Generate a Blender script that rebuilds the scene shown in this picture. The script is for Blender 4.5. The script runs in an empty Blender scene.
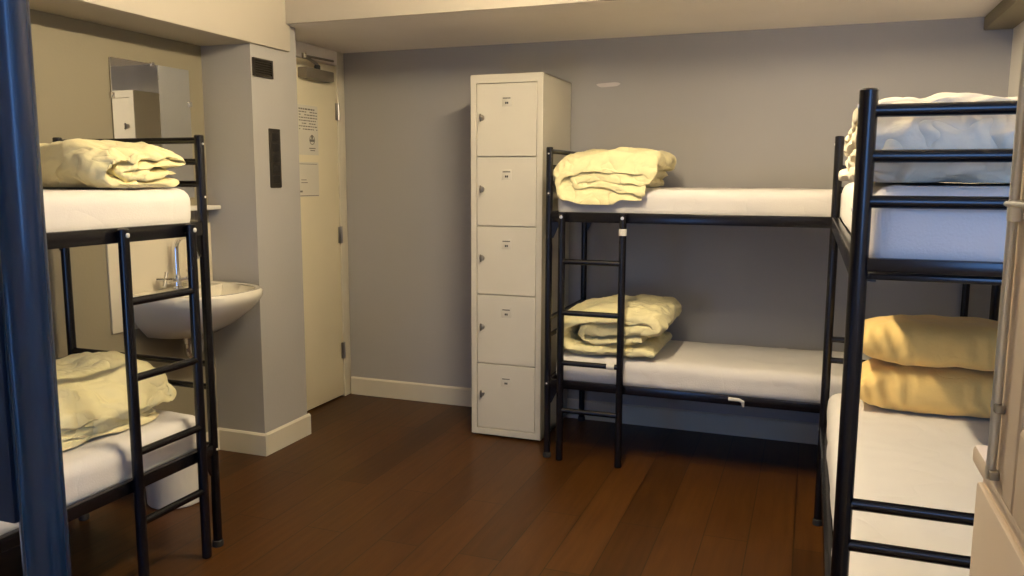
import bpy, bmesh, math, random
from mathutils import Vector, Matrix, noise
PI = math.pi
C = bpy.context.scene.collection
SC = bpy.context.scene

# ------------------------------------------------------------------ materials
def new_mat(name):
    m = bpy.data.materials.new(name); m.use_nodes = True
    nt = m.node_tree
    return m, nt, nt.nodes['Principled BSDF']

def mat(name, col, rough=.5, metal=0., var=.06, scale=6., bump=0., bscale=60., spec=.5, sheen=0., coat=0.):
    """procedural paint / cloth: colour varied by noise, with optional bump"""
    m, nt, b = new_mat(name)
    tc = nt.nodes.new('ShaderNodeTexCoord')
    n = nt.nodes.new('ShaderNodeTexNoise'); n.inputs['Scale'].default_value = scale; n.inputs['Detail'].default_value = 4
    r = nt.nodes.new('ShaderNodeValToRGB')
    r.color_ramp.elements[0].position = .3; r.color_ramp.elements[1].position = .7
    r.color_ramp.elements[0].color = tuple(c*(1-var) for c in col)+(1,)
    r.color_ramp.elements[1].color = tuple(min(1, c*(1+var)) for c in col)+(1,)
    nt.links.new(tc.outputs['Object'], n.inputs['Vector'])
    nt.links.new(n.outputs['Fac'], r.inputs['Fac'])
    nt.links.new(r.outputs['Color'], b.inputs['Base Color'])
    b.inputs['Roughness'].default_value = rough; b.inputs['Metallic'].default_value = metal
    b.inputs['Specular IOR Level'].default_value = spec
    b.inputs['Sheen Weight'].default_value = sheen
    b.inputs['Coat Weight'].default_value = coat
    if bump > 0:
        n2 = nt.nodes.new('ShaderNodeTexNoise'); n2.inputs['Scale'].default_value = bscale; n2.inputs['Detail'].default_value = 3
        bp = nt.nodes.new('ShaderNodeBump'); bp.inputs['Strength'].default_value = bump; bp.inputs['Distance'].default_value = .01
        nt.links.new(tc.outputs['Object'], n2.inputs['Vector'])
        nt.links.new(n2.outputs['Fac'], bp.inputs['Height'])
        nt.links.new(bp.outputs['Normal'], b.inputs['Normal'])
    return m

M = {}
M['grey_wall'] = mat('grey_wall_paint', (.37, .355, .33), .55, var=.03, scale=1.5, bump=.06, bscale=90)
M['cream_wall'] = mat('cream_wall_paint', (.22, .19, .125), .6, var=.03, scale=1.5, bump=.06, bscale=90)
M['white_wall'] = mat('white_wall_paint', (.76, .73, .68), .6, var=.03, scale=1.5)
M['bulkhead'] = mat('ceiling_paint_dimmed', (.46, .415, .335), .7, var=.03, scale=2, bump=.05, bscale=80)  # ceiling paint darkened in colour, to offset strong light from the tube lamp
M['ceiling'] = mat('ceiling_paint', (.90, .84, .77), .7, var=.03, scale=2, bump=.05, bscale=80)
M['trim'] = mat('white_gloss_trim', (.62, .57, .45), .35, var=.03)
M['door'] = mat('cream_door_paint', (.76, .68, .48), .4, var=.03, scale=3)
M['locker'] = mat('cream_locker_enamel', (.60, .56, .46), .38, var=.025, scale=4)
M['locker_door'] = mat('cream_locker_door_enamel', (.62, .58, .48), .36, var=.025, scale=4)
M['black'] = mat('black_tube_enamel', (.005, .0045, .006), .26, var=.2, scale=20, spec=.4)
M['black_plastic'] = mat('black_plastic', (.012, .011, .010), .45)
M['dark_plate'] = mat('dark_brown_plate', (.022, .018, .013), .4, var=.15, scale=30)
M['blue'] = mat('navy_tube_enamel', (.004, .028, .075), .25, var=.15, scale=8, coat=.1)
M['navy_board'] = mat('navy_board_paint', (.006, .016, .040), .5, var=.15, scale=6)
M['sheet'] = mat('white_cotton_sheet', (.69, .655, .61), .85, var=.03, scale=5, bump=.12, bscale=220, spec=.2, sheen=.15)
M['duvet'] = mat('pale_yellow_duvet_cotton', (.76, .68, .38), .85, var=.05, scale=7, bump=.2, bscale=60, spec=.2, sheen=.2)
def crease(m, scale, strength, dist=.02):
    nt = m.node_tree; b = nt.nodes['Principled BSDF']
    tc = nt.nodes.new('ShaderNodeTexCoord')
    n1 = nt.nodes.new('ShaderNodeTexNoise'); n1.inputs['Scale'].default_value = scale*.6; n1.inputs['Detail'].default_value = 2
    mixv = nt.nodes.new('ShaderNodeMix'); mixv.data_type = 'VECTOR'; mixv.inputs['Factor'].default_value = .12
    n2 = nt.nodes.new('ShaderNodeTexNoise'); n2.inputs['Scale'].default_value = scale; n2.inputs['Detail'].default_value = 1.5; n2.inputs['Roughness'].default_value = .45
    sub = nt.nodes.new('ShaderNodeMath'); sub.operation = 'SUBTRACT'; sub.inputs[1].default_value = .5
    ab = nt.nodes.new('ShaderNodeMath'); ab.operation = 'ABSOLUTE'
    pw = nt.nodes.new('ShaderNodeMath'); pw.operation = 'POWER'; pw.inputs[1].default_value = .6
    old = b.inputs['Normal'].links[0].from_node if b.inputs['Normal'].links else None
    bp = nt.nodes.new('ShaderNodeBump'); bp.inputs['Strength'].default_value = strength; bp.inputs['Distance'].default_value = dist
    L = nt.links.new
    L(tc.outputs['Object'], n1.inputs['Vector']); L(tc.outputs['Object'], mixv.inputs['A']); L(n1.outputs['Color'], mixv.inputs['B'])
    L(mixv.outputs['Result'], n2.inputs['Vector']); L(n2.outputs['Fac'], sub.inputs[0]); L(sub.outputs[0], ab.inputs[0]); L(ab.outputs[0], pw.inputs[0])
    L(pw.outputs[0], bp.inputs['Height'])
    if old: L(old.outputs['Normal'], bp.inputs['Normal'])
    L(bp.outputs['Normal'], b.inputs['Normal'])
crease(M['duvet'], 11, .55, .03)
crease(M['sheet'], 4.5, .22, .03)
M['duvet_pale'] = mat('pale_cream_duvet_cotton', (.80, .72, .54), .85, var=.05, scale=7, bump=.2, bscale=60, spec=.2, sheen=.2)
crease(M['duvet_pale'], 11, .55, .03)
M['pillow'] = mat('golden_yellow_cotton', (.88, .62, .22), .85, var=.05, scale=7, bump=.15, bscale=60, spec=.2, sheen=.2)
crease(M['pillow'], 5.5, .35, .03)
M['chrome'] = mat('chrome', (.75, .73, .70), .12, metal=1., var=.02)
M['steel'] = mat('dull_steel', (.42, .40, .37), .35, metal=1., var=.08, scale=15)
M['zinc'] = mat('bright_zinc_bolt', (.80, .78, .74), .3, metal=.6, var=.05)
M['porcelain'] = mat('white_porcelain', (.72, .67, .55), .12, var=.02, coat=.4)
M['white_plastic'] = mat('white_plastic', (.66, .63, .56), .4, var=.03)
M['paper'] = mat('white_paper', (.64, .60, .50), .8, var=.02)
M['ink'] = mat('grey_ink', (.16, .145, .12), .8, var=.1)
M['dark_ink'] = mat('dark_ink', (.03, .028, .026), .7, var=.1)
M['tile'] = mat('glossy_cream_splashback', (.60, .54, .40), .18, var=.02, scale=3)
M['frame_white'] = mat('off_white_window_paint', (.78, .66, .54), .4, var=.03)
M['closer'] = mat('bronze_closer_body', (.15, .13, .10), .45, metal=.2, var=.1)
M['dark_grey'] = mat('dark_rubber', (.02, .02, .02), .6)
M['patch'] = mat('white_filler', (.62, .58, .54), .7, var=.05, scale=40)

def floor_mat():
    m, nt, b = new_mat('dark_laminate_planks')
    tc = nt.nodes.new('ShaderNodeTexCoord')
    mp = nt.nodes.new('ShaderNodeMapping'); mp.inputs['Rotation'].default_value = (0, 0, PI/2)
    br = nt.nodes.new('ShaderNodeTexBrick')
    br.inputs['Scale'].default_value = 1.
    br.inputs['Brick Width'].default_value = 1.25; br.inputs['Row Height'].default_value = .16
    br.inputs['Mortar Size'].default_value = .0022; br.offset = .37
    br.inputs['Color1'].default_value = (.046, .017, .002, 1); br.inputs['Color2'].default_value = (.078, .030, .005, 1)
    br.inputs['Mortar'].default_value = (.014, .006, .002, 1)
    n = nt.nodes.new('ShaderNodeTexNoise'); n.inputs['Scale'].default_value = 3; n.inputs['Detail'].default_value = 8
    mp2 = nt.nodes.new('ShaderNodeMapping'); mp2.inputs['Scale'].default_value = (1.2, 14, 1)
    mx = nt.nodes.new('ShaderNodeMix'); mx.data_type = 'RGBA'; mx.blend_type = 'MULTIPLY'; mx.inputs['Factor'].default_value = .75
    r = nt.nodes.new('ShaderNodeValToRGB')
    r.color_ramp.elements[0].position = .3; r.color_ramp.elements[0].color = (.55, .5, .48, 1)
    r.color_ramp.elements[1].position = .75; r.color_ramp.elements[1].color = (1.1, 1.1, 1.1, 1)
    L = nt.links.new
    L(tc.outputs['Object'], mp.inputs['Vector']); L(mp.outputs['Vector'], br.inputs['Vector'])
    L(mp.outputs['Vector'], mp2.inputs['Vector']); L(mp2.outputs['Vector'], n.inputs['Vector'])
    L(n.outputs['Fac'], r.inputs['Fac']); L(br.outputs['Color'], mx.inputs['A']); L(r.outputs['Color'], mx.inputs['B'])
    L(mx.outputs['Result'], b.inputs['Base Color'])
    b.inputs['Roughness'].default_value = .40; b.inputs['Specular IOR Level'].default_value = .25
    bp = nt.nodes.new('ShaderNodeBump'); bp.inputs['Strength'].default_value = .15; bp.inputs['Distance'].default_value = .004
    L(n.outputs['Fac'], bp.inputs['Height']); L(bp.outputs['Normal'], b.inputs['Normal'])
    return m
M['floor'] = floor_mat()

def mirror_mat():
    m, nt, b = new_mat('silvered_mirror')
    n = nt.nodes.new('ShaderNodeTexNoise'); n.inputs['Scale'].default_value = 3
    r = nt.nodes.new('ShaderNodeValToRGB')
    r.color_ramp.elements[0].color = (.80, .80, .78, 1); r.color_ramp.elements[1].color = (.86, .86, .84, 1)
    nt.links.new(n.outputs['Fac'], r.inputs['Fac']); nt.links.new(r.outputs['Color'], b.inputs['Base Color'])
    b.inputs['Metallic'].default_value = 1; b.inputs['Roughness'].default_value = .02
    return m
M['mirror'] = mirror_mat()

def glass_mat():
    m, nt, b = new_mat('clear_window_glass')
    out = nt.nodes['Material Output']
    tr = nt.nodes.new('ShaderNodeBsdfTransparent'); tr.inputs['Color'].default_value = (.95, .97, 1, 1)
    gl = nt.nodes.new('ShaderNodeBsdfGlossy'); gl.inputs['Roughness'].default_value = .02
    fr = nt.nodes.new('ShaderNodeFresnel'); fr.inputs['IOR'].default_value = 1.45
    mx = nt.nodes.new('ShaderNodeMixShader')
    nt.links.new(fr.outputs['Fac'], mx.inputs['Fac']); nt.links.new(tr.outputs[0], mx.inputs[1]); nt.links.new(gl.outputs[0], mx.inputs[2])
    nt.links.new(mx.outputs[0], out.inputs['Surface'])
    return m
M['glass'] = glass_mat()

def lamp_mat(strength):
    m, nt, b = new_mat('glowing_opal_glass')
    b.inputs['Base Color'].default_value = (.8, .75, .65, 1)
    b.inputs['Emission Color'].default_value = (1., .83, .56, 1)
    b.inputs['Emission Strength'].default_value = strength
    return m
LAMP = 400.
M['lamp'] = lamp_mat(LAMP)

# ------------------------------------------------------------------ mesh helpers
def smooth_by_angle(me, ang=35):
    me.polygons.foreach_set('use_smooth', [True]*len(me.polygons))
    me.set_sharp_from_angle(angle=math.radians(ang))

def obj(name, bm, material, parent=None, ang=35, doubles=False):
    if doubles: bmesh.ops.remove_doubles(bm, verts=bm.verts, dist=1e-5)
    bmesh.ops.recalc_face_normals(bm, faces=bm.faces)
    me = bpy.data.meshes.new(name); bm.to_mesh(me); bm.free()
    me.materials.append(M[material] if isinstance(material, str) else material)
    smooth_by_angle(me, ang)
    o = bpy.data.objects.new(name, me); C.objects.link(o)
    if parent is not None:
        o.parent = parent
        # geometry is written in world space: cancel the parent's placement
        o.matrix_parent_inverse = world_of(parent).inverted()
    return o

def world_of(o):
    m = Matrix.LocRotScale(o.location, o.rotation_euler, o.scale)
    if o.parent is not None:
        m = world_of(o.parent) @ o.matrix_parent_inverse @ m
    return m

def tag(o, label=None, cat=None, group=None, kind=None):
    if label: o['label'] = label
    if cat: o['category'] = cat
    if group: o['group'] = group
    if kind: o['kind'] = kind
    return o

def thing(name, label, cat, loc, group=None):
    o = bpy.data.objects.new(name, None); C.objects.link(o)
    o.location = loc; o.empty_display_size = .1
    return tag(o, label, cat, group)

def struct(name, bm, m, parent=None, **k):
    o = obj(name, bm, m, parent, **k); o['kind'] = 'structure'
    return o

def NB(): return bmesh.new()

def box(bm, x0, x1, y0, y1, z0, z1, bev=0., seg=2):
    b = bmesh.new()
    bmesh.ops.create_cube(b, size=1)
    for v in b.verts:
        v.co = Vector((x0+(v.co.x+.5)*(x1-x0), y0+(v.co.y+.5)*(y1-y0), z0+(v.co.z+.5)*(z1-z0)))
    if bev > 0:
        bmesh.ops.bevel(b, geom=list(b.edges), offset=bev, segments=seg, profile=.5, affect='EDGES')
    merge(bm, b)
    return bm

def merge(bm, b, mx=None):
    if mx is not None: b.transform(mx)
    me = bpy.data.meshes.new('tmp'); b.to_mesh(me); b.free()
    bm.from_mesh(me); bpy.data.meshes.remove(me)

def frame_of(d):
    d = d.normalized()
    a = Vector((0, 0, 1)) if abs(d.z) < .9 else Vector((0, 1, 0))
    u = d.cross(a).normalized(); v = d.cross(u).normalized()
    return u, v

def tube(bm, pts, r, seg=14, caps=True, capr=.0):
    """round tube through points; r number or list; optional rounded cap edge"""
    pts = [Vector(p) for p in pts]
    n = len(pts)
    if capr > 0:
        d0 = (pts[1]-pts[0]).normalized(); d1 = (pts[-1]-pts[-2]).normalized()
        rr = [r]*n if not isinstance(r, (list, tuple)) else list(r)
        pts = [pts[0], pts[0]+d0*capr]+pts[1:-1]+[pts[-1]-d1*capr, pts[-1]]
        r = [rr[0]-capr, rr[0]]+rr[1:-1]+[rr[-1], rr[-1]-capr]
        n = len(pts)
    rs = [r]*n if not isinstance(r, (list, tuple)) else r
    rings = []
    u = None
    for i, p in enumerate(pts):
        d = (pts[min(i+1, n-1)]-pts[max(i-1, 0)]).normalized()
        if u is None: u, v = frame_of(d)
        else:
            u = (u-d*u.dot(d)).normalized(); v = d.cross(u)
        rings.append([bm.verts.new(p+(u*math.cos(2*PI*k/seg)+v*math.sin(2*PI*k/seg))*rs[i]) for k in range(seg)])
    for a, b in zip(rings, rings[1:]):
        for k in range(seg):
            bm.faces.new((a[k], a[(k+1) % seg], b[(k+1) % seg], b[k]))
    if caps:
        bm.faces.new(rings[0][::-1]); bm.faces.new(rings[-1])
    return bm

def lathe(bm, prof, centre, axis=Vector((0, 0, 1)), seg=24):
    """prof: list of (radius, height along axis)"""
    u, v = frame_of(axis); axis = axis.normalized(); c = Vector(centre)
    rings = []
    for r, h in prof:
        if r < 1e-6: rings.append([bm.verts.new(c+axis*h)])
        else: rings.append([bm.verts.new(c+axis*h+(u*math.cos(2*PI*k/seg)+v*math.sin(2*PI*k/seg))*r) for k in range(seg)])
    for a, b in zip(rings, rings[1:]):
        for k in range(seg):
            if len(a) == 1 and len(b) == 1: continue
            if len(a) == 1: bm.faces.new((a[0], b[(k+1) % seg], b[k]))
            elif len(b) == 1: bm.faces.new((a[k], a[(k+1) % seg], b[0]))
            else: bm.faces.new((a[k], a[(k+1) % seg], b[(k+1) % seg], b[k]))
    return bm

def prism(bm, poly, d):
    """extrude 3D polygon by vector d"""
    d = Vector(d)
    a = [bm.verts.new(Vector(p)) for p in poly]; b = [bm.verts.new(Vector(p)+d) for p in poly]
    bm.faces.new(a[::-1]); bm.faces.new(b)
    n = len(a)
    for k in range(n): bm.faces.new((a[k], a[(k+1) % n], b[(k+1) % n], b[k]))
    return bm

def arc(c, r, a0, a1, n, u, v):
    c = Vector(c); u = Vector(u); v = Vector(v)
    return [c+u*(r*math.cos(a0+(a1-a0)*i/n))+v*(r*math.sin(a0+(a1-a0)*i/n)) for i in range(n+1)]

def fbm(p, oct=3):
    s = 0; a = 1; t = 0
    for _ in range(oct):
        s += a*noise.noise(p); t += a; a *= .5; p = p*2.03
    return s/t

# ------------------------------------------------------------------ room
XL, XR, YB, YF = -2.685, .80, 4.245, -.12
XC, YC0, YC1 = -2.41, 3.112, 3.46        # column
XD = -2.665                               # door wall plane
ZC = 2.42                                 # ceiling
ZS, YS = 2.052, 3.36                      # lowered soffit
ZB, XB, YBE = 1.927, -2.392, 3.395        # bulkhead on the left
T = .1

b = NB(); box(b, XL-T, XR+T, YF-T, YB+T, -.06, 0); struct('floor', b, 'floor')
b = NB(); box(b, XL-T, XR+T, YF-T, YB+T, ZC, ZC+.08); struct('ceiling', b, 'ceiling')
b = NB(); box(b, XD-.02, XR+T, YB, YB+T, 0, ZC); struct('wall_back', b, 'grey_wall')
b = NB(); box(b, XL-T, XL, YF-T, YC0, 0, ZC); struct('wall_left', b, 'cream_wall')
b = NB(); box(b, XR, XR+T, YF-T, YB, 0, ZC); struct('wall_right', b, 'white_wall')
b = NB(); box(b, XL-T, XC, YC0, YC1, 0, ZC); struct('wall_column', b, 'grey_wall')
# wall around the doorway
DY0, DY1, DZ = YC1, 4.205, 2.0
b = NB()
box(b, XL-T, XD, DY0, DY1, DZ, ZC)
box(b, XL-T, XD, DY1, YB+T, 0, ZC)
box(b, XL-T-.02, XL-T+.02, DY0, DY1, 0, DZ)
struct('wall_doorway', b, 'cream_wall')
# lowered ceiling over the back of the room, and bulkhead along the left
b = NB(); box(b, XL, XR, YS+.012, YB, ZS, ZC); struct('ceiling_soffit', b, 'ceiling')
b = NB(); box(b, XL, XR, YS, YS+.012, ZS, ZC, .002); struct('soffit_face_dimmed', b, 'bulkhead')  # soffit's front face, split off and painted darker to hold down lamp glare
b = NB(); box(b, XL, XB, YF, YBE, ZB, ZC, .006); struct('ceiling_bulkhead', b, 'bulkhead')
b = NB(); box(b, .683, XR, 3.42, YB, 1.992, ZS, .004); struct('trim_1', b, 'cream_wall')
# window wall behind the camera
WX0, WX1, WZ0, WZ1 = .165, .775, 1.10, 2.05
VX0, VX1, VZ0, VZ1 = -1.80, -1.25, .25, 1.15  # low opening added out of view for blue fill light
b = NB()
box(b, XL-T, VX0, YF-T, YF, 0, ZC); box(b, VX1, WX0, YF-T, YF, 0, ZC); box(b, WX1, XR+T, YF-T, YF, 0, ZC)
box(b, WX0, WX1, YF-T, YF, 0, WZ0); box(b, WX0, WX1, YF-T, YF, WZ1, ZC)
box(b, VX0, VX1, YF-T, YF, 0, VZ0); box(b, VX0, VX1, YF-T, YF, VZ1, ZC)
struct('wall_front', b, 'white_wall')
def window_frame(name, x0, x1, z0, z1, pane):
    fw = .035
    b = NB()
    box(b, x0, x0+fw, YF-T, YF-.02, z0, z1, .004); box(b, x1-fw, x1, YF-T, YF-.02, z0, z1, .004)
    box(b, x0+fw-.002, x1-fw+.002, YF-T, YF-.02, z0, z0+fw, .004); box(b, x0+fw-.002, x1-fw+.002, YF-T, YF-.02, z1-fw, z1, .004)
    o = struct(name, b, 'frame_white')
    if pane:
        b = NB(); box(b, x0+fw-.003, x1-fw+.003, YF-.062, YF-.058, z0+fw-.003, z1-fw+.003); obj('pane', b, 'glass', o)
window_frame('window_1', WX0, WX1, WZ0, WZ1, False)
window_frame('added_fill_window', VX0, VX1, VZ0, VZ1, True)  # unseen window, added only to send blue light under the back bunk
# skirting boards
def skirting(name, x0, x1, y0, y1, face):
    h, t = .108, .014
    b = NB()
    if face == '-y': poly = [(x0, y1, 0), (x0, y1-t, 0), (x0, y1-t, h-.008), (x0, y1-t+.008, h), (x0, y1, h)]; prism(b, poly, (x1-x0, 0, 0))
    elif face == '+x': poly = [(x0, y0, 0), (x0+t, y0, 0), (x0+t, y0, h-.008), (x0+t-.008, y0, h), (x0, y0, h)]; prism(b, poly, (0, y1-y0, 0))
    else: poly = [(x0, y0, 0), (x0-t, y0, 0), (x0-t, y0, h-.008), (x0-t+.008, y0, h), (x0, y0, h)]; prism(b, poly, (0, y1-y0, 0))
    return struct(name, b, 'trim', ang=20)
skirting('baseboard_back', -2.62, XR, 0, YB, '-y')
skirting('baseboard_column_front', XL, XC+.014, 0, YC0, '-y')
skirting('baseboard_column_side', XC, 0, YC0, YC1+.012, '+x')
skirting('baseboard_left', XL, 0, YF, YC0-.014, '+x')
skirting('baseboard_right', XR, 0, YF, YB-.014, '-x')

# door in the back left corner
b = NB(); box(b, XD-.045, -2.632, DY0+.012, 4.168, .012, 1.968, .003)
door = struct('door_1', b, 'door')
b = NB()
box(b, XD-.03, -2.625, 4.172, YB-.001, 0, ZS, .003)
struct('trim_2', b, 'trim')
b = NB(); box(b, XD-.03, -2.625, DY0+.001, 4.1715, 1.974, ZS, .003)
struct('trim_3', b, 'ceiling')
for z in (1.709, .99, .289):
    b = NB(); tube(b, [(-2.622, 4.170, z-.05), (-2.622, 4.170, z+.05)], .0075, 10, capr=.002)
    box(b, -2.631, -2.627, 4.146, 4.166, z-.048, z+.048, .001)
    obj('hinge', b, 'steel', door)
b = NB(); box(b, -2.631, -2.572, 3.785, 4.055, 1.862, 1.918, .006); dcl = obj('door_closer', b, 'closer', door)
b = NB()
lathe(b, [(0, 0), (.017, 0), (.017, .022), (.012, .026), (0, .026)], (-2.60, 3.93, 1.918), seg=14)
obj('closer_spindle', b, 'dark_grey', dcl)
b = NB(); tube(b, [(-2.60, 3.93, 1.947), (-2.52, 3.69, 1.958), ], .008, 8); tube(b, [(-2.52, 3.69, 1.958), (-2.60, 4.09, 1.985)], .0065, 8)
lathe(b, [(0, -.012), (.012, -.012), (.012, .014), (0, .014)], (-2.52, 3.69, 1.958), seg=12)
obj('closer_arm', b, 'closer', dcl)

# ------------------------------------------------------------------ bunk beds
R_POST, R_BAR = .0158, .0112
RAILZ = (1.130, 1.176, .345, .385)
ZU0, ZU1, ZL0, ZL1 = RAILZ
def hexbolt(bm, p, d, r=.0075):
    lathe(bm, [(0, 0), (r, 0), (r, r*.3), (r*.72, r*.55), (0, r*.62)], p, Vector(d), 12)

def bunk(label, fx0, fx1, y0, y1, H, long_axis, ladder=None, bars=(1.452, 1.380, 1.305, .675, .592), dz=0.):
    """frame between post centres x fx0..fx1, y y0..y1. long_axis 'x' or 'y'. ladder = (side, c0, c1): which long side, positions of its rails."""
    ZU0, ZU1, ZL0, ZL1 = (z+dz for z in RAILZ)
    t = thing('bunk_bed', label, 'bunk bed', ((fx0+fx1)/2, (y0+y1)/2, 0), 'black metal bunk beds')
    P = lambda l, s, z: (l, s, z) if long_axis == 'x' else (s, l, z)
    l0, l1, s0, s1 = (fx0, fx1, y0, y1) if long_axis == 'x' else (y0, y1, fx0, fx1)
    for l in (l0, l1):
        for s in (s0, s1):
            b = NB(); tube(b, [P(l, s, .012), P(l, s, H)], R_POST, 18, capr=.003)
            po = obj('post', b, 'black', t)
            b = NB(); lathe(b, [(0, 0), (.019, 0), (.020, .004), (.019, .022), (.0172, .024)], P(l, s, 0), seg=16); obj('foot_cap', b, 'dark_grey', po)
            out = -1 if s == s0 else 1
            for z in (ZU1+.085, H-.03, (ZL0+ZL1)/2):
                b = NB(); hexbolt(b, P(l, s+out*R_POST*.97, z), P(0, out, 0), .0042); obj('bolt', b, 'zinc', po)
    # side rails: angle section with gusset brackets at both ends
    for s in (s0, s1):
        inn = 1 if s == s0 else -1
        for za, zb in ((ZU0, ZU1), (ZL0, ZL1)):
            b = NB(); w0 = s-.006*1; w1 = s+.006
            A, Bc = P(l0+R_POST*.8, min(s-inn*.011, s+inn*.011), za), P(l1-R_POST*.8, max(s-inn*.011, s+inn*.011), zb)
            box(b, min(A[0], Bc[0]), max(A[0], Bc[0]), min(A[1], Bc[1]), max(A[1], Bc[1]), za, zb, .003)
            lo, hi = sorted((s+inn*.011, s+inn*.032))
            A, Bc = P(l0+.03, lo, za), P(l1-.03, hi, za)
            box(b, A[0], Bc[0], A[1], Bc[1], za, za+.004)
            rl = obj('side_rail', b, 'black', t)
            for l, dl in ((l0, 1), (l1, -1)):
                b = NB()
                poly = [P(l+dl*.012, s-.004, zb-.005), P(l+dl*.05, s-.004, zb-.005), P(l+dl*.05, s-.004, za-.012), P(l+dl*.02, s-.004, za-.075), P(l+dl*.012, s-.004, za-.075)]
                prism(b, poly, P(0, .008, 0))
                obj('bracket', b, 'black', rl, ang=20)
    # end frames
    for l in (l0, l1):
        for z in bars:
            b = NB(); tube(b, [P(l, s0+.01, z), P(l, s1-.01, z)], R_BAR, 12); obj('end_bar', b, 'black', t)
        for za, zb in ((ZU0, ZU1), (ZL0, ZL1)):
            b = NB()
            ze = zb-.024 if zb > 1 else za
            A, Bc = P(l-.011, s0+.012, ze), P(l+.011, s1-.012, zb)
            box(b, A[0], Bc[0], A[1], Bc[1], ze, zb, .003); obj('end_rail', b, 'black', t)
    # sprung mesh bases
    for za in (ZU0, ZL0):
        b = NB()
        A, Bc = P(l0+.014, s0+.013, za), P(l1-.014, s1-.013, za)
        box(b, A[0], Bc[0], A[1], Bc[1], za+.005, za+.016, .002)
        obj('bed_base', b, 'black', t)
    if ladder:
        side, c0, c1 = ladder
        s = (s0 if side < 0 else s1)+side*.030
        b = NB(); tube(b, [P(c0, s, .002), P(c0, s, ZU1-.002)], .0165, 14, capr=.003); ld = obj('ladder', b, 'black', t)
        b = NB(); tube(b, [P(c1, s, .002), P(c1, s, ZU1-.002)], .0165, 14, capr=.003); obj('ladder_rail', b, 'black', ld)
        for z in (.950, .712, .475, .247):
            b = NB(); tube(b, [P(c0, s, z), P(c1, s, z)], .0128, 12); obj('rung', b, 'black', ld)
        for c in (c0, c1):
            b = NB(); hexbolt(b, P(c, s+side*.0160, ZU1-.022), P(0, side, 0), .0075); obj('ladder_bolt', b, 'zinc', ld)
        for c in (c0, c1):
            for z in (ZU1-.022, ZL1-.02):
                b = NB(); A, Bc = P(c-.008, min(s, s-side*.024), z-.008), P(c+.008, max(s, s-side*.024), z+.008)
                box(b, A[0], Bc[0], A[1], Bc[1], z-.008, z+.008)
                obj('ladder_spacer', b, 'black', ld)
    return t

BK = dict(x0=-1.137, x1=.690, y0=3.578, y1=4.205)
LF = dict(x0=-2.610, x1=-1.965, y0=.45, y1=2.2475)
RT = dict(x0=.084, x1=.725, y0=1.56, y1=3.215)
bunk('black metal bunk bed with ladder standing along the grey back wall', BK['x0'], BK['x1'], BK['y0'], BK['y1'], 1.4705, 'x', (-1, -1.066, -.783))
bunk('black metal bunk bed at left in front of the washbasin', LF['x0'], LF['x1'], LF['y0'], LF['y1'], 1.4705, 'y', (1, 1.872, 2.155))
bunk('black metal bunk bed at right, its end bars nearest the viewer', RT['x0'], RT['x1'], RT['y0'], RT['y1'], 1.485, 'y', None, (1.447, 1.369, 1.290, .733, .653), .015)

# small bits of white tape and clips on the back bunk
def tape(label, x, y, z, r, h, axis):
    b = NB()
    a = Vector((0, 0, 1)) if axis == 'z' else Vector((1, 0, 0))
    lathe(b, [(r-.002, 0), (r+.0016, .0015), (r+.0018, h*.5), (r+.0016, h-.0015), (r-.002, h)], (x, y, z), a, 16)
    o = obj('tape', b, 'white_plastic'); tag(o, label, 'tape')
tape('scrap of white tape wound on the ladder upright under the top bed', -.783, 3.548, 1.075, .0165, .032, 'z')
tape('white tape wound on the ladder rung beside the lower bed', -.845, 3.548, .475, .0128, .038, 'x')
b = NB()
tube(b, [(-.30, 3.560, .373), (-.255, 3.557, .374), (-.238, 3.556, .366), (-.236, 3.556, .345)], [.008, .008, .008, .006], 10, capr=.002)
o = obj('hook', b, 'white_plastic'); tag(o, 'small white plastic hook on the lower side rail of the back bunk', 'hook')

# ------------------------------------------------------------------ soft furnishings
def sgn_pow(v, p): return math.copysign(abs(v)**p, v)

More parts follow.
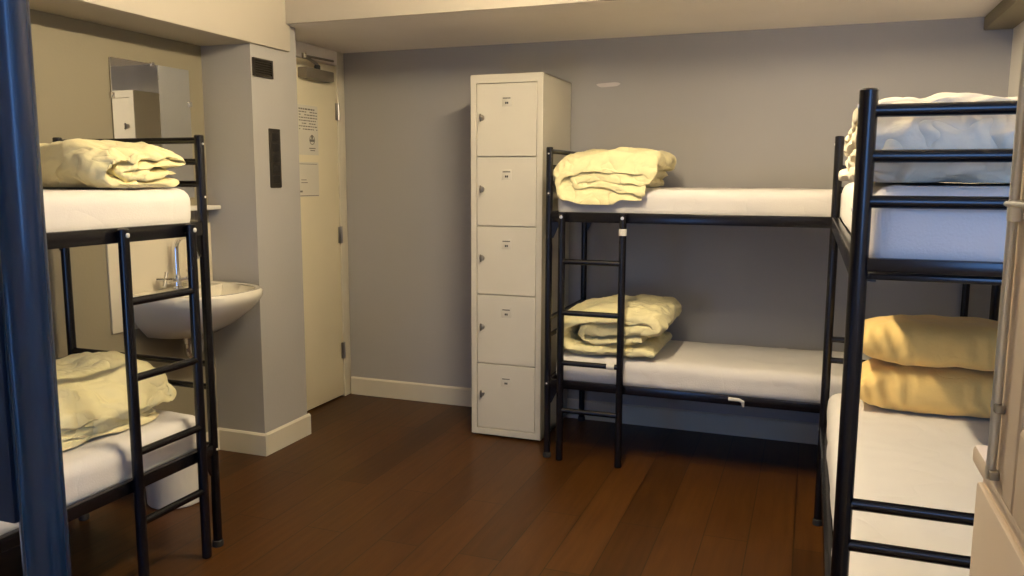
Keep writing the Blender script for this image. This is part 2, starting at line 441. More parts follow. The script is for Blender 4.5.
def mattress(label, x0, x1, y0, y1, z0, z1, seed, wr=.006, hang=None):
    """soft rectangular mattress under a white sheet: superellipse section swept along, with creases"""
    cx, cy, cz = (x0+x1)/2, (y0+y1)/2, (z0+z1)/2
    hx, hy, hz = (x1-x0)/2, (y1-y0)/2, (z1-z0)/2
    bm = bmesh.new()
    nx, ny, nz = 44, 44, 10
    long_y = hy > hx
    if long_y: nx, ny = 30, 80
    else: nx, ny = 80, 30
    rad = .045
    # cube grid, rounded
    vs = {}
    def P(i, j, k):
        key = (i, j, k)
        if key in vs: return vs[key]
        p = Vector((-hx+2*hx*i/nx, -hy+2*hy*j/ny, -hz+2*hz*k/nz))
        r = min(rad, hz*.95)
        q = Vector((max(-hx+r, min(hx-r, p.x)), max(-hy+r, min(hy-r, p.y)), max(-hz+r, min(hz-r, p.z))))
        d = p-q
        if d.length > 1e-9: d = d.normalized()*r
        s = q+d
        w = Vector((s.x+cx, s.y+cy, s.z+cz))
        if k > 0:
            nrm = d.normalized() if d.length > 0 else Vector((0, 0, 1))
            so = Vector((seed*3.1, seed*1.7, 0))
            n1 = fbm(Vector((w.x*3, w.y*3, w.z*5))+so, 3)
            side = 1-abs(nrm.z)
            # sheet pulled under: diagonal creases on the sides
            diag = (w.x if not long_y else w.y)*16+w.z*30
            cr = max(0., math.sin(diag+4*n1))**4*max(0., noise.noise(Vector((w.x*2.2, w.y*2.2, 0))+so))
            w += nrm*(wr*n1*1.2+side*wr*1.6*cr)
            # top creases
            ridge = 1-abs(noise.noise(Vector((w.x*4.5+w.y*1.5, w.y*3.2, seed*5.))))*6
            w.z += (.003*max(0, ridge))*(1 if nrm.z > .5 else 0)
        vs[key] = bm.verts.new(w)
        return vs[key]
    for i in range(nx):
        for j in range(ny):
            for k in (0, nz):
                f = (P(i, j, k), P(i+1, j, k), P(i+1, j+1, k), P(i, j+1, k)); bm.faces.new(f)
    for i in range(nx):
        for k in range(nz):
            for j in (0, ny): bm.faces.new((P(i, j, k), P(i+1, j, k), P(i+1, j, k+1), P(i, j, k+1)))
    for j in range(ny):
        for k in range(nz):
            for i in (0, nx): bm.faces.new((P(i, j, k), P(i, j+1, k), P(i, j+1, k+1), P(i, j, k+1)))
    o = obj('mattress', bm, 'sheet', ang=180)
    tag(o, label, 'mattress', 'mattresses under white sheets')
    return o

ZUM, ZLM = ZU0+.0165, ZL0+.0165
mattress('white sheeted mattress on the top bunk by the back wall', BK['x0']+.024, BK['x1']-.024, BK['y0']+.014, BK['y1']-.014, ZUM, 1.282, 1)
mattress('white sheeted mattress on the bottom bunk by the back wall', BK['x0']+.024, BK['x1']-.024, BK['y0']+.014, BK['y1']-.014, ZLM, .500, 2, .008)
mattress('white sheeted mattress on the top bunk of the left bed', LF['x0']+.014, LF['x1']-.014, LF['y0']+.024, LF['y1']-.012, ZUM, 1.288, 3)
mattress('white sheeted mattress on the bottom bunk of the left bed', LF['x0']+.014, LF['x1']-.012, LF['y0']+.024, LF['y1']-.013, ZLM, .498, 4, .009)
mattress('white sheeted mattress on the top bunk of the right bed', RT['x0']+.014, RT['x1']-.014, RT['y0']+.015, RT['y1']-.022, ZUM+.015, 1.318, 5)
mattress('white sheeted mattress on the bottom bunk of the right bed', RT['x0']+.010, RT['x1']-.014, RT['y0']+.024, RT['y1']-.022, ZLM+.015, .545, 6, .009)

def catmull(pts, n):
    out = []
    P = [pts[0]]+pts+[pts[-1]]
    for i in range(1, len(P)-2):
        for k in range(n):
            t = k/n
            a, b_, c, d = P[i-1], P[i], P[i+1], P[i+2]
            out.append(tuple(.5*((2*b_[q])+(-a[q]+c[q])*t+(2*a[q]-5*b_[q]+4*c[q]-d[q])*t*t+(-a[q]+3*b_[q]-3*c[q]+d[q])*t**3) for q in (0, 1)))
    out.append(pts[-1]); return out

def duvet(label, origin, A, axis_a, axis_w, D, h, seed, wr=.012, flare=.0, lean=0., hang=None, sagk=.16, ev=.10, m='duvet'):
    """duvet folded over on itself: one thick strip following a nested fold, extruded by 2D across.
    origin = closed side, mid-width, on the mattress; axis_a runs from the closed side to the open side."""
    O = Vector(origin); a = Vector(axis_a); w_ = Vector(axis_w); up = Vector((0, 0, 1))
    rnd = random.Random(seed)
    q = h/4; th = q*.54
    r1 = h/2-q/2; r2 = h/2-q*1.5
    j = lambda s: rnd.uniform(-s, s)
    path = [(A*.93+j(.02), q*.5), (A*.7, q*.5), (A*.4, q*.5), (r1+.03, q*.5)]
    for k in range(1, 6):
        an = -PI/2-PI*k/6
        path.append((r1+.02+math.cos(an)*r1*1.05, h/2+math.sin(an)*r1))
    path += [(r1+.03, h-q*.5), (A*.4, h-q*.5+.006), (A*.7, h-q*.5+j(.006)), (A-.04, h-q*.55), (A-.012, h-q*.75), (A, h-q*1.0), (A-.012, h-q*1.28), (A-.04, h-q*1.45)]
    path += [(A*.72, h-q*1.5), (A*.42, h-q*1.5), (r1+.07, h-q*1.5)]
    path += [(r1+.045, h-q*1.7), (r1+.035, h/2), (r1+.045, q*1.7)]
    path += [(r1+.07, q*1.5), (A*.42, q*1.5), (A*.7, q*1.5), (A*.9+j(.03), q*1.5+.004)]
    pl = catmull(path, 7)
    n = len(pl); mW = 70
    bm = bmesh.new()
    so = Vector((seed*7.3, seed*2.9, seed*1.3))
    # arclength
    s_ = [0]
    for p, p2 in zip(pl, pl[1:]): s_.append(s_[-1]+math.hypot(p2[0]-p[0], p2[1]-p[1]))
    tops = []; bots = []
    for i in range(n):
        p0 = pl[max(0, i-1)]; p1 = pl[min(n-1, i+1)]
        tx, tz = p1[0]-p0[0], p1[1]-p0[1]; l = math.hypot(tx, tz) or 1
        nx_, nz_ = -tz/l, tx/l
        endf = min(1, s_[i]/.03, (s_[-1]-s_[i])/.03); endf = max(.12, math.sqrt(max(0, 1-(1-endf)**2)))
        rowt = []; rowb = []
        De = D*(1+ev*noise.noise(Vector((s_[i]*6, seed*3.3, 0)))+.05*noise.noise(Vector((s_[i]*17, seed*5.1, 2))))
        De2 = D*(1+ev*noise.noise(Vector((s_[i]*6, seed*4.7, 9)))+.05*noise.noise(Vector((s_[i]*17, seed*8.1, 4))))
        for k in range(mW+1):
            u = -1+2*k/mW
            u = math.copysign(1-(1-abs(u))**1.5, u)
            edge = max(0., 1-abs(u)**5)**.5
            t = th*endf*max(.10, edge)
            ww = u*(De if u > 0 else De2)
            hgt = pl[i][1]/h
            # cloth sags a little and pinches at the outer edges
            sag = -sagk*h*(abs(u)**4)*hgt
            und = .026*noise.noise(Vector((pl[i][0]*5, ww*5, seed*3.7)))*min(1, hgt*1.5)
            base = O+a*(pl[i][0]-flare*abs(u)**3*(pl[i][0]/A))+w_*ww+up*(pl[i][1]+sag+und)
            nr = a*nx_+up*nz_
            for sg, row in ((1, rowt), (-1, rowb)):
                p = base+nr*(sg*t)
                nn = fbm(Vector((p.x*9, p.y*9, p.z*14))+so+Vector((s_[i]*2.2, 0, 0)), 3)
                # creases running along the fold, stronger near the ends
                ridge = abs(noise.noise(Vector((s_[i]*3.0+seed, ww*11, seed*1.9))))
                cre = (.5-ridge)*(.4+.6*abs(u)**2)
                fine = noise.noise(Vector((s_[i]*26, ww*15, seed*4.4+sg)))*(.15+abs(u)**3)
                rid = 1-3.2*min(.5, abs(noise.noise(Vector((p.x*11+seed, p.y*11, p.z*15+seed*3))+Vector((nn, nn*.7, 0))*1.2)))**.7
                rid2 = 1-3.2*min(.5, abs(noise.noise(Vector((s_[i]*8+seed*2, ww*20, seed*6.1))+Vector((nn*1.5, nn, 0)))))**.7
                disp = wr*(.7*nn+.45*cre+.45*fine+.30*rid+.25*rid2*(.3+.7*abs(u)))
                p = p+nr*(sg*disp*(1 if edge > .1 else .6))+w_*(wr*.5*nn*u)
                p.z = max(p.z, O.z+.001)
                if hang is not None and ww < -hang:
                    ex = -hang-ww
                    p += w_*(ex*.45); p.z -= ex*1.0*(1-.35*hgt)
                row.append(bm.verts.new(p))
        tops.append(rowt); bots.append(rowb)
    for i in range(n-1):
        for k in range(mW):
            bm.faces.new((tops[i][k], tops[i+1][k], tops[i+1][k+1], tops[i][k+1]))
            bm.faces.new((bots[i][k], bots[i][k+1], bots[i+1][k+1], bots[i+1][k]))
        bm.faces.new((tops[i][0], bots[i][0], bots[i+1][0], tops[i+1][0]))
        bm.faces.new((tops[i][mW], tops[i+1][mW], bots[i+1][mW], bots[i][mW]))
    for i in (0, n-1):
        for k in range(mW):
            bm.faces.new((tops[i][k], tops[i][k+1], bots[i][k+1], bots[i][k]))
    o = obj('duvet', bm, m, ang=180)
    sub = o.modifiers.new('smooth', 'SUBSURF'); sub.levels = 1; sub.render_levels = 1
    tag(o, label, 'duvet', 'folded duvets on the bunks')
    return o

duvet('folded pale yellow duvet on the top bunk by the back wall, beside the locker', (-1.108, 3.83, 1.288), .45, (1, 0, 0), (0, 1, 0), .305, .165, 1, .022, hang=.236, sagk=.24)
duvet('folded pale yellow duvet on the bottom bunk by the back wall, behind the ladder', (-1.100, 3.86, .506), .48, (1, 0, 0), (0, 1, 0), .265, .228, 2, .022, sagk=.2)
duvet('folded pale yellow duvet on the top bunk of the left bed', (-2.275, 1.86, 1.294), .345, (0, 1, 0), (1, 0, 0), .285, .138, 3, .018)
duvet('rumpled yellow duvet on the bottom bunk of the left bed', (-2.33, 1.45, .506), .73, (0, 1, 0), (1, 0, 0), .255, .190, 4, .026, sagk=.62, ev=.05)
duvet('folded pale cream duvet on the top bunk of the right bed', (.375, 1.60, 1.322), .75, (0, 1, 0), (1, 0, 0), .300, .155, 5, .024, ev=.03, m='duvet_pale')

def pillow(label, x0, x1, y0, y1, z0, h, seed, tilt=0.):
    bm = bmesh.new()
    n, m_ = 60, 36
    cx, cy = (x0+x1)/2, (y0+y1)/2; hx, hy = (x1-x0)/2, (y1-y0)/2
    so = Vector((seed*4.1, seed*9.2, 0))
    G = {}
    for sg in (1, -1):
        for i in range(n+1):
            for j in range(m_+1):
                if (i in (0, n) or j in (0, m_)) and sg == -1:
                    G[(sg, i, j)] = G[(1, i, j)]; continue
                u = -1+2*i/n; v = -1+2*j/m_
                u = math.sin(u*PI/2); v = math.sin(v*PI/2)
                t = ((1-u**4)*(1-v**4))
                t = max(0, t)**.42
                pin = 1-.05*(1-abs(u)**3)*abs(v)**2
                pinx = 1-.04*(1-abs(v)**3)*abs(u)**2
                x = cx+u*hx*pinx; y = cy+v*hy*pin
                z = z0+h*.46+sg*t*h*(.54 if sg > 0 else .46)
                p = Vector((x, y, z))
                nn = fbm(Vector((x*7, y*7, z*9))+so, 3)
                fold = (.5-abs(noise.noise(Vector((x*9+z*5, y*2, z*5+seed)))))*t
                gath = math.sin(x*110+5*nn+z*30)*max(.0, .25+noise.noise(Vector((x*6+seed*3, 2., 0))))*(.15+abs(v)**2)
                p += Vector((0, math.copysign(1, v)*.020*gath*(1-abs(u)**6), sg*(.012*nn*t+.014*fold)))
                p.z = max(p.z, z0+.001)
                G[(sg, i, j)] = bm.verts.new(p)
    for sg in (1, -1):
        for i in range(n):
            for j in range(m_):
                f = [G[(sg, i, j)], G[(sg, i+1, j)], G[(sg, i+1, j+1)], G[(sg, i, j+1)]]
                bm.faces.new(f if sg > 0 else f[::-1])
    o = obj('pillow', bm, 'pillow', ang=180)
    tag(o, label, 'pillow', 'yellow pillows')
    return o
pillow('yellow pillow lying on the lower right mattress, under another pillow', .165, .700, 2.90, 3.185, .548, .155, 1)
pillow('upper yellow pillow of the two stacked on the lower right mattress', .165, .700, 2.89, 3.185, .712, .146, 2)

# ------------------------------------------------------------------ locker
LX0, LX1, LY0, LY1, LH = -1.607, -1.230, 3.757, 4.235, 1.83
lk = thing('locker', 'tall cream metal locker column with five doors against the back wall', 'locker', ((LX0+LX1)/2, (LY0+LY1)/2, 0))
b = NB()
t_ = .018
box(b, LX0, LX0+.030, LY0, LY0+.02, 0.012, LH, .002); box(b, LX1-.030, LX1, LY0, LY0+.02, .012, LH, .002)
box(b, LX0+.028, LX1-.028, LY0, LY0+.02, LH-.042, LH, .002); box(b, LX0+.028, LX1-.028, LY0, LY0+.02, .012, .045, .002)
box(b, LX0, LX0+.004, LY0+.018, LY1, .012, LH); box(b, LX1-.004, LX1, LY0+.018, LY1, .012, LH)
box(b, LX0, LX1, LY1-.004, LY1, .012, LH); box(b, LX0, LX1, LY0+.018, LY1, LH-.004, LH); box(b, LX0, LX1, LY0+.018, LY1, .012, .03)
zs = [.045, .387, .744, 1.090, 1.433, LH-.042]
for z in zs[1:-1]:
    box(b, LX0+.004, LX1-.004, LY0+.024, LY1-.004, z-.004, z+.004)
obj('body', b, 'locker', lk, ang=20)
for k in range(5):
    z0, z1 = zs[k]+.0022, zs[k+1]-.0022
    if k == 0: z0 += .001
    x0, x1 = LX0+.0325, LX1-.0325
    b = NB(); box(b, x0, x1, LY0+.003, LY0+.021, z0, z1, .0025)
    d = obj('door', b, 'locker_door', lk, ang=20)
    zc = (zs[k]+zs[k+1])/2+.012
    lx = x0+.026
    b = NB()
    lathe(b, [(0, 0), (.0145, 0), (.0145, .003), (.012, .006), (.009, .014), (0, .015)], (lx, LY0+.003, zc), Vector((0, -1, 0)), 16)
    lo = obj('lock', b, 'steel', d)
    b = NB(); box(b, lx-.004, lx+.004, LY0-.020, LY0-.011, zc-.019, zc+.019, .003); obj('turn_handle', b, 'closer', lo)
    zl = z1-.085
    xm = (x0+x1)/2+.002
    b = NB()
    box(b, xm-.026, xm+.026, LY0+.0018, LY0+.0031, zl-.026, zl+.026, .0005)
    pl_ = obj('label_plate', b, 'locker_door', d); pl_['label'] = 'small paper label'
    b = NB()
    for q in range(9):
        box(b, xm-.020+q*.0045, xm-.0168+q*.0045, LY0+.0012, LY0+.0019, zl+.011, zl+.0165)
    for dx in (-.008, .001):
        box(b, xm+dx, xm+dx+.007, LY0+.0012, LY0+.0019, zl-.014, zl-.004)
    obj('label_print', b, 'dark_ink', pl_)

# ------------------------------------------------------------------ washbasin corner
def basin():
    t = thing('washbasin', 'white porcelain washbasin fixed to the left wall behind the bunk', 'washbasin', (XL, 2.82, .6))
    cy, zr = 2.835, .838
    hw, dep = .265, .415
    seg = 56
    def outline(k, sx, sy, x_back):
        a = -PI/2+PI*k/(seg-1)
        ca, sa = math.cos(a), math.sin(a)
        e = .72
        return (x_back+sx*sgn_pow(ca, e), cy+sy*sgn_pow(sa, e))
    bm = bmesh.new()
    # rows: (forward reach, half width, z, back plane)
    xb = XL+.0105
    rows = [(.10, .10, zr-.215, xb), (.20, .15, zr-.200, xb), (.29, .195, zr-.150, xb), (.37, .235, zr-.090, xb), (dep-.012, hw-.006, zr-.050, xb), (dep, hw, zr-.030, xb), (dep, hw, zr-.010, xb), (dep-.008, hw-.008, zr, xb),
            (dep-.028, hw-.03, zr-.001, xb)]
    R = []
    for sx, sy, z, x in rows:
        R.append([bm.verts.new((*outline(k, sx, sy, x), z)) for k in range(seg)])
    inner = [(dep-.125, hw-.036, zr-.006, xb+.095), (dep-.140, hw-.055, zr-.045, xb+.100), (dep-.185, hw-.10, zr-.100, xb+.11), (dep-.29, hw-.19, zr-.125, xb+.14), ]
    for sx, sy, z, x in inner:
        R.append([bm.verts.new((*outline(k, sx, sy, x), z)) for k in range(seg)])
    for A_, B_ in zip(R, R[1:]):
        for k in range(seg-1): bm.faces.new((A_[k], A_[k+1], B_[k+1], B_[k]))
    bm.faces.new(R[-1]); bm.faces.new(R[0][::-1])
    # close the tap ledge strip between rim rows and inner bowl at the back, and the wall side
    n0 = len(rows)-1
    for r in range(n0+1, len(R)-1):
        bm.faces.new((R[r][0], R[r][-1], R[r+1][-1], R[r+1][0]))
    bm.faces.new((R[n0][0], R[n0][-1], R[n0+1][-1], R[n0+1][0]))
    bm.faces.new([R[r][0] for r in range(n0+1)]+[R[r][-1] for r in range(n0, -1, -1)])
    obj('bowl', bm, 'porcelain', t, ang=40)
    b = NB(); lathe(b, [(0, .004), (.018, .004), (.021, .002), (.021, 0)], (XL+.21, cy, zr-.1255), seg=20); obj('drain', b, 'chrome', t)
    # mixer tap
    tx, ty = XL+.060, cy-.01
    b = NB()
    lathe(b, [(0, 0), (.024, 0), (.024, .006), (.017, .012), (.016, .05), (.013, .06), (0, .062)], (tx, ty, zr), seg=18)
    tube(b, [(tx, ty-.062, zr+.034), (tx, ty+.062, zr+.034)], .011, 12)
    tp = obj('tap', b, 'chrome', t)
    b = NB()
    pts = [(tx, ty, zr+.05), (tx, ty, zr+.17)]+arc((tx+.055, ty, zr+.175), .055, PI, .12, 14, (1, 0, 0), (0, 0, 1))+[(tx+.112, ty, zr+.135)]
    tube(b, pts, .0105, 12); obj('spout', b, 'chrome', tp)
    for s in (-1, 1):
        b = NB()
        c = Vector((tx, ty+s*.062, zr+.034))
        lathe(b, [(0, 0), (.013, 0), (.015, .012), (.012, .028), (0, .03)], c, Vector((.35, s*.75, .55)), 14)
        d = Vector((.35, s*.75, .55)).normalized(); u, v = frame_of(d); e = c+d*.026
        for q in (u, v): tube(b, [e-q*.036, e+q*.036], .0085, 10, capr=.002)
        obj('cross_handle', b, 'chrome', tp)
    # waste trap
    b = NB()
    zt = zr-.215
    px = XL+.09
    tube(b, [(px, cy, zt+.01), (px, cy, zt-.05)]+arc((px, cy+.04, zt-.06), .04, PI, 2*PI, 10, (0, 1, 0), (0, 0, 1))+[(px, cy+.08, zt-.03)], .017, 14)
    lathe(b, [(.019, 0), (.026, .003), (.026, .028), (.019, .03)], (px, cy, zt-.035), seg=16)
    tube(b, [(px, cy+.08, zt-.03), (XL+.002, cy+.08, zt-.03)], .016, 12)
    obj('trap', b, 'chrome', t)
basin()

b = NB(); box(b, XL, XL+.010, 2.504, YC0-.001, .685, 1.115, .002)
o = obj('splashback', b, 'tile'); tag(o, 'glossy cream splashback panel on the wall behind the washbasin', 'splashback')
# shelf over the basin
sh = thing('shelf', 'small white shelf above the washbasin by the grey column', 'shelf', (XL, 2.86, 1.19))
b = NB(); box(b, XL+.002, XL+.085, 2.62, 3.102, 1.179, 1.198, .004); obj('board', b, 'white_plastic', sh)
b = NB()
for y in (2.70, 3.02):
    prism(b, [(XL+.001, y, 1.180), (XL+.06, y, 1.180), (XL+.012, y, 1.12), (XL+.001, y, 1.12)], (0, .012, 0))
obj('bracket', b, 'chrome', sh, ang=20)
# mirror
mr = thing('mirror', 'frameless wall mirror over the washbasin', 'mirror', (XL, 2.80, 1.5))
b = NB(); box(b, XL+.004, XL+.009, 2.575, 3.017, 1.235, 1.807, .0008); obj('glass', b, 'mirror', mr, ang=10)
b = NB(); box(b, XL, XL+.004, 2.577, 3.015, 1.237, 1.805); obj('backing', b, 'dark_grey', mr)
for y, z in ((3.017, 1.655), (2.575, 1.655), (2.80, 1.807), (2.80, 1.235)):
    b = NB()
    if z in (1.807, 1.235):
        s = 1 if z > 1.5 else -1
        box(b, XL, XL+.014, y-.009, y+.009, min(z-s*.010, z+s*.008), max(z-s*.010, z+s*.008), .0015)
    else:
        s = 1 if y > 2.8 else -1
        box(b, XL, XL+.014, min(y-s*.010, y+s*.008), max(y-s*.010, y+s*.008), z-.012, z+.012, .0015)
    obj('clip', b, 'chrome', mr)
# waste bin
wb = thing('waste_bin', 'round white waste bin on the floor under the washbasin', 'bin', (-2.42, 2.52, 0))
b = NB(); lathe(b, [(0, .001), (.108, .001), (.112, .006), (.122, .27), (.126, .272), (.126, .282), (.118, .282), (.116, .27), (.096, .012), (0, .012)], (-2.415, 2.53, 0), seg=36)
obj('bucket', b, 'white_plastic', wb)
b = NB(); lathe(b, [(.1205, .246), (.1265, .248), (.1270, .252), (.1225, .256)], (-2.415, 2.53, 0), seg=36); obj('rim_band', b, 'white_plastic', wb)

# ------------------------------------------------------------------ fittings on the column
vt = thing('air_vent', 'small dark ventilation grille high on the grey column', 'vent', (XC, 3.18, 1.825))
b = NB()
y0, y1, z0, z1 = 3.10+.02, 3.262, 1.785, 1.868
box(b, XC, XC+.012, y0, y0+.012, z0, z1, .002); box(b, XC, XC+.012, y1-.012, y1, z0, z1, .002)
box(b, XC, XC+.012, y0+.01, y1-.01, z0, z0+.010, .002); box(b, XC, XC+.012, y0+.01, y1-.01, z1-.010, z1, .002)
box(b, XC, XC+.003, y0+.005, y1-.005, z0+.005, z1-.005)
obj('frame', b, 'dark_plate', vt)
b = NB()
for k in range(6):
    z = z0+.014+k*.0105
    prism(b, [(XC+.003, y0+.011, z), (XC+.010, y0+.011, z-.004), (XC+.010, y0+.011, z-.0025), (XC+.003, y0+.011, z+.0015)], (0, y1-y0-.022, 0))
obj('louvre', b, 'dark_plate', vt, ang=10)
sg_ = thing('wall_panel', 'tall narrow black plaque on the side of the grey column', 'plaque', (XC, 3.262, 1.418))
b = NB(); box(b, XC, XC+.008, 3.221, 3.304, 1.280, 1.556, .003); obj('plate', b, 'dark_plate', sg_)
for k in range(5):
    z = 1.318+k*.050
    b = NB(); box(b, XC+.007, XC+.0125, 3.238, 3.287, z-.019, z+.019, .003); obj('raised_square', b, 'black_plastic', sg_)

# notices on the door
XP = -2.632
def paper(label, y0, y1, z0, z1, draw):
    n = thing('notice', label, 'notice', (XP, (y0+y1)/2, z0))
    b = NB(); box(b, XP, XP+.0015, y0, y1, z0, z1); obj('sheet', b, 'paper', n)
    b = NB(); draw(b); obj('print', b, 'ink', n, ang=10)
def ln(b, y0, y1, z, h): box(b, XP+.0015, XP+.0022, y0, y1, z-h/2, z+h/2)
def draw1(b):
    rnd = random.Random(4)
    for k in range(8):
        z = 1.700-k*.0155
        y = 3.785
        while y < 3.955:
            w = rnd.uniform(.010, .026)
            if rnd.random() < .85: ln(b, y, min(y+w, 3.958), z, .0055 if k else .008)
            y += w+.005
    # pictogram: ring with a dark blot
    b2 = bmesh.new(); lathe(b2, [(.026, 0), (.026, .0008), (.022, .0008), (.022, 0)], (XP+.0015, 3.905, 1.535), Vector((1, 0, 0)), 24); merge(b, b2)
    ln(b, 3.885, 3.925, 1.532, .014); ln(b, 3.897, 3.913, 1.552, .022); ln(b, 3.875, 3.935, 1.489, .005); ln(b, 3.885, 3.930, 1.477, .005)
paper('white notice with lines of print and a round pictogram on the door', 3.745, 3.965, 1.452, 1.722, draw1)
def draw2(b):
    ln(b, 3.760, 3.945, 1.402, .003); ln(b, 3.765, 3.800, 1.252, .010); ln(b, 3.79, 3.85, 1.30, .004); ln(b, 3.79, 3.84, 1.315, .004); ln(b, 3.755, 3.955, 1.228, .004)
paper('lower white sheet with little print, taped below the notice on the door', 3.748, 3.960, 1.222, 1.412, draw2)

# filled patch on the back wall
b = NB()
pts = []
for k in range(20):
    a = 2*PI*k/20
    pts.append((-1.031+.062*math.cos(a)*(1+.1*math.sin(3*a)), YB+.0, 1.815+.0135*math.sin(a)*(1+.25*math.sin(2*a+1))))
prism(b, [(x, YB, z) for x, y, z in pts], (0, -.003, 0))
o = obj('wall_patch', b, 'patch'); tag(o, 'small white filler mark on the grey wall right of the locker top', 'patch')

# ------------------------------------------------------------------ near left: navy bunk post
nb = thing('bunk_bed', 'navy blue metal bunk bed corner post in the left foreground', 'bunk bed', (-.705, .57, 0))
BX, BY = -.724, .575
b = NB(); tube(b, [(BX, BY, .012), (BX, BY, 2.0)], .0215, 28, capr=.004); obj('post', b, 'blue', nb)
b = NB(); lathe(b, [(0, 0), (.029, 0), (.030, .006), (.0275, .03), (.026, .032)], (BX, BY, 0), seg=20); obj('foot_cap', b, 'dark_grey', nb)
b = NB(); box(b, BX-.805, BX-.015, BY-.020, BY-.004, 0.979, 1.62, .004); obj('headboard', b, 'navy_board', nb)
b = NB(); tube(b, [(BX-.82, BY-.02, .012), (BX-.82, BY-.02, 2.0)], .0215, 28, capr=.004); obj('post', b, 'blue', nb)
b = NB(); lathe(b, [(0, 0), (.029, 0), (.030, .006), (.0275, .03), (.026, .032)], (BX-.82, BY-.02, 0), seg=20); obj('foot_cap', b, 'dark_grey', nb)

# ------------------------------------------------------------------ near right: open casement and cupboard
cs = thing('window_casement', 'cream window casement standing open at the right edge with a metal rod bolt', 'window', (.135, YF+.03, 1.12))
LXa, LXb, LYa, LYb, LZa, LZb = .127, .163, -.085, .62, 1.118, 1.96
b = NB()
fwid = .060
box(b, LXa, LXb, LYb-fwid, LYb, LZa, LZb, .004); box(b, LXa, LXb, LYa, LYa+fwid, LZa, LZb, .004)
box(b, LXa, LXb, LYa+fwid-.002, LYb-fwid+.002, LZa, LZa+fwid, .004); box(b, LXa, LXb, LYa+fwid-.002, LYb-fwid+.002, LZb-fwid, LZb, .004)
obj('sash', b, 'frame_white', cs, ang=20)
b = NB(); box(b, (LXa+LXb)/2-.002, (LXa+LXb)/2+.002, LYa+fwid-.004, LYb-fwid+.004, LZa+fwid-.004, LZb-fwid+.004); obj('pane', b, 'glass', cs)
b = NB()
tube(b, [(LXa-.004, LYb-.014, LZa+.01), (LXa-.004, LYb-.014, LZb-.03)], .0032, 12)
rod = obj('rod_bolt', b, 'zinc', cs)
b = NB()
for z in (1.178, LZa+.014, 1.52, 1.80):
    b = NB(); box(b, LXa-.0062, LXa, LYb-.022, LYb-.006, z-.003, z+.003, .001); obj('rod_guide', b, 'steel', rod)
b = NB()
box(b, LXa-.0065, LXa, LYb-.022, LYb-.006, 1.302, 1.316, .0015)
tube(b, [(LXa-.006, LYb-.012, 1.313), (LXa-.009, LYb-.018, 1.3135), (LXa-.0095, LYb-.04, 1.3138), (LXa-.0095, LYb-.12, 1.314)], .0018, 10, capr=.0006)
obj('lever_handle', b, 'zinc', rod)

cp = thing('cupboard', 'narrow low cream cupboard beyond the open casement at the right edge', 'cupboard', (.31, .815, 0))
b = NB(); box(b, .184, .440, .69, .942, .06, 1.030, .004); box(b, .20, .425, .70, .93, 0, .062)
obj('carcass', b, 'frame_white', cp, ang=20)
b = NB(); box(b, .174, .450, .68, .950, 1.030, 1.051, .005); obj('top', b, 'frame_white', cp)
b = NB(); box(b, .1775, .1845, .70, .935, .08, 1.015, .003); dr = obj('door', b, 'frame_white', cp)
b = NB(); lathe(b, [(0, 0), (.006, 0), (.006, .010), (.013, .018), (.013, .024), (0, .027)], (.1775, .905, .62), Vector((-1, 0, 0)), 16); obj('knob', b, 'steel', dr)

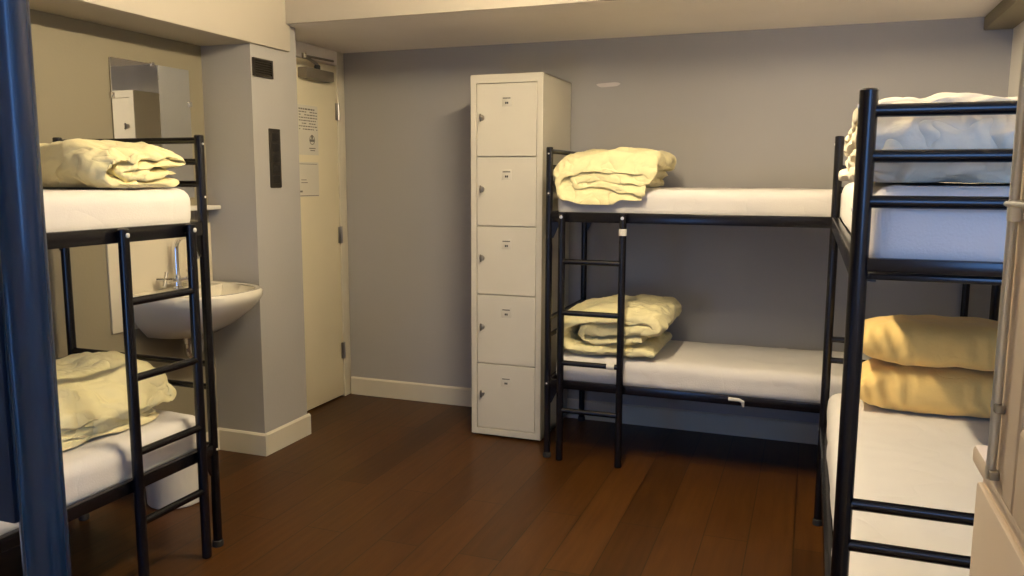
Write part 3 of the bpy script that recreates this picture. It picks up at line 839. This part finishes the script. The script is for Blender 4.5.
# ------------------------------------------------------------------ ceiling lamp (out of frame, lights the room)
LPX, LPY, LPZ = -.70, 2.40, 2.225
lp = thing('ceiling_lamp', 'bare tube lamp hanging from the ceiling on two short rods, warm white', 'lamp', (LPX, LPY, LPZ))
b = NB(); box(b, LPX-.03, LPX+.03, LPY-.46, LPY+.46, LPZ+.030, LPZ+.065, .006); obj('housing', b, 'white_plastic', lp)
for s_ in (-1, 1):
    b = NB(); tube(b, [(LPX, LPY+s_*.30, LPZ+.064), (LPX, LPY+s_*.30, ZC-.002)], .005, 10); obj('rod', b, 'white_plastic', lp)
    b = NB(); box(b, LPX-.022, LPX+.022, LPY+s_*.43-.012, LPY+s_*.43+.012, LPZ-.026, LPZ+.031, .004); obj('tube_holder', b, 'white_plastic', lp)
b = NB(); tube(b, [(LPX, LPY-.42, LPZ), (LPX, LPY+.42, LPZ)], .018, 20, capr=.003); obj('tube', b, 'lamp', lp)

# ------------------------------------------------------------------ daylight
w = bpy.data.worlds.new('World'); SC.world = w; w.use_nodes = True
bg = w.node_tree.nodes['Background']
bg.inputs['Color'].default_value = (.20, .44, 1., 1); bg.inputs['Strength'].default_value = 11.
for x0, x1, z0, z1 in ((WX0, WX1, WZ0, WZ1), (VX0, VX1, VZ0, VZ1)):  # casement opening, then the added fill opening
    pd = bpy.data.lights.new('window_portal', 'AREA'); pd.shape = 'RECTANGLE'; pd.size = x1-x0; pd.size_y = z1-z0
    pd.cycles.is_portal = True
    po = bpy.data.objects.new('window_portal', pd); C.objects.link(po)
    po.location = ((x0+x1)/2, YF-T-.01, (z0+z1)/2); po.rotation_euler = (PI/2, 0, 0)

# ------------------------------------------------------------------ camera
f_, pitch, yaw, roll, eye = 808.0, .1351, .3532, .0037, 1.3287
cy_, sy_ = math.cos(yaw), math.sin(yaw)
fwv = Vector((-sy_, cy_, 0)); rt = Vector((cy_, sy_, 0)); up = Vector((0, 0, 1))
f2 = fwv*math.cos(pitch)-up*math.sin(pitch); u2 = up*math.cos(pitch)+fwv*math.sin(pitch)
r3 = rt*math.cos(roll)+u2*math.sin(roll); u3 = u2*math.cos(roll)-rt*math.sin(roll)
cam = bpy.data.cameras.new('camera'); co = bpy.data.objects.new('camera', cam); C.objects.link(co)
mx = Matrix((r3, u3, -f2)).transposed().to_4x4(); mx.translation = (0, 0, eye)
co.matrix_world = mx
cam.sensor_fit = 'HORIZONTAL'; cam.sensor_width = 36; cam.lens = f_/1024*36
cam.clip_start = .02
SC.camera = co

SC.view_settings.view_transform = 'Standard'; SC.view_settings.look = 'None'
SC.view_settings.gamma = 1; SC.view_settings.use_curve_mapping = False
SC.view_settings.exposure = 0.
SC.cycles.use_denoising = True
SC.cycles.max_bounces = 8; SC.cycles.diffuse_bounces = 5; SC.cycles.sample_clamp_indirect = 8
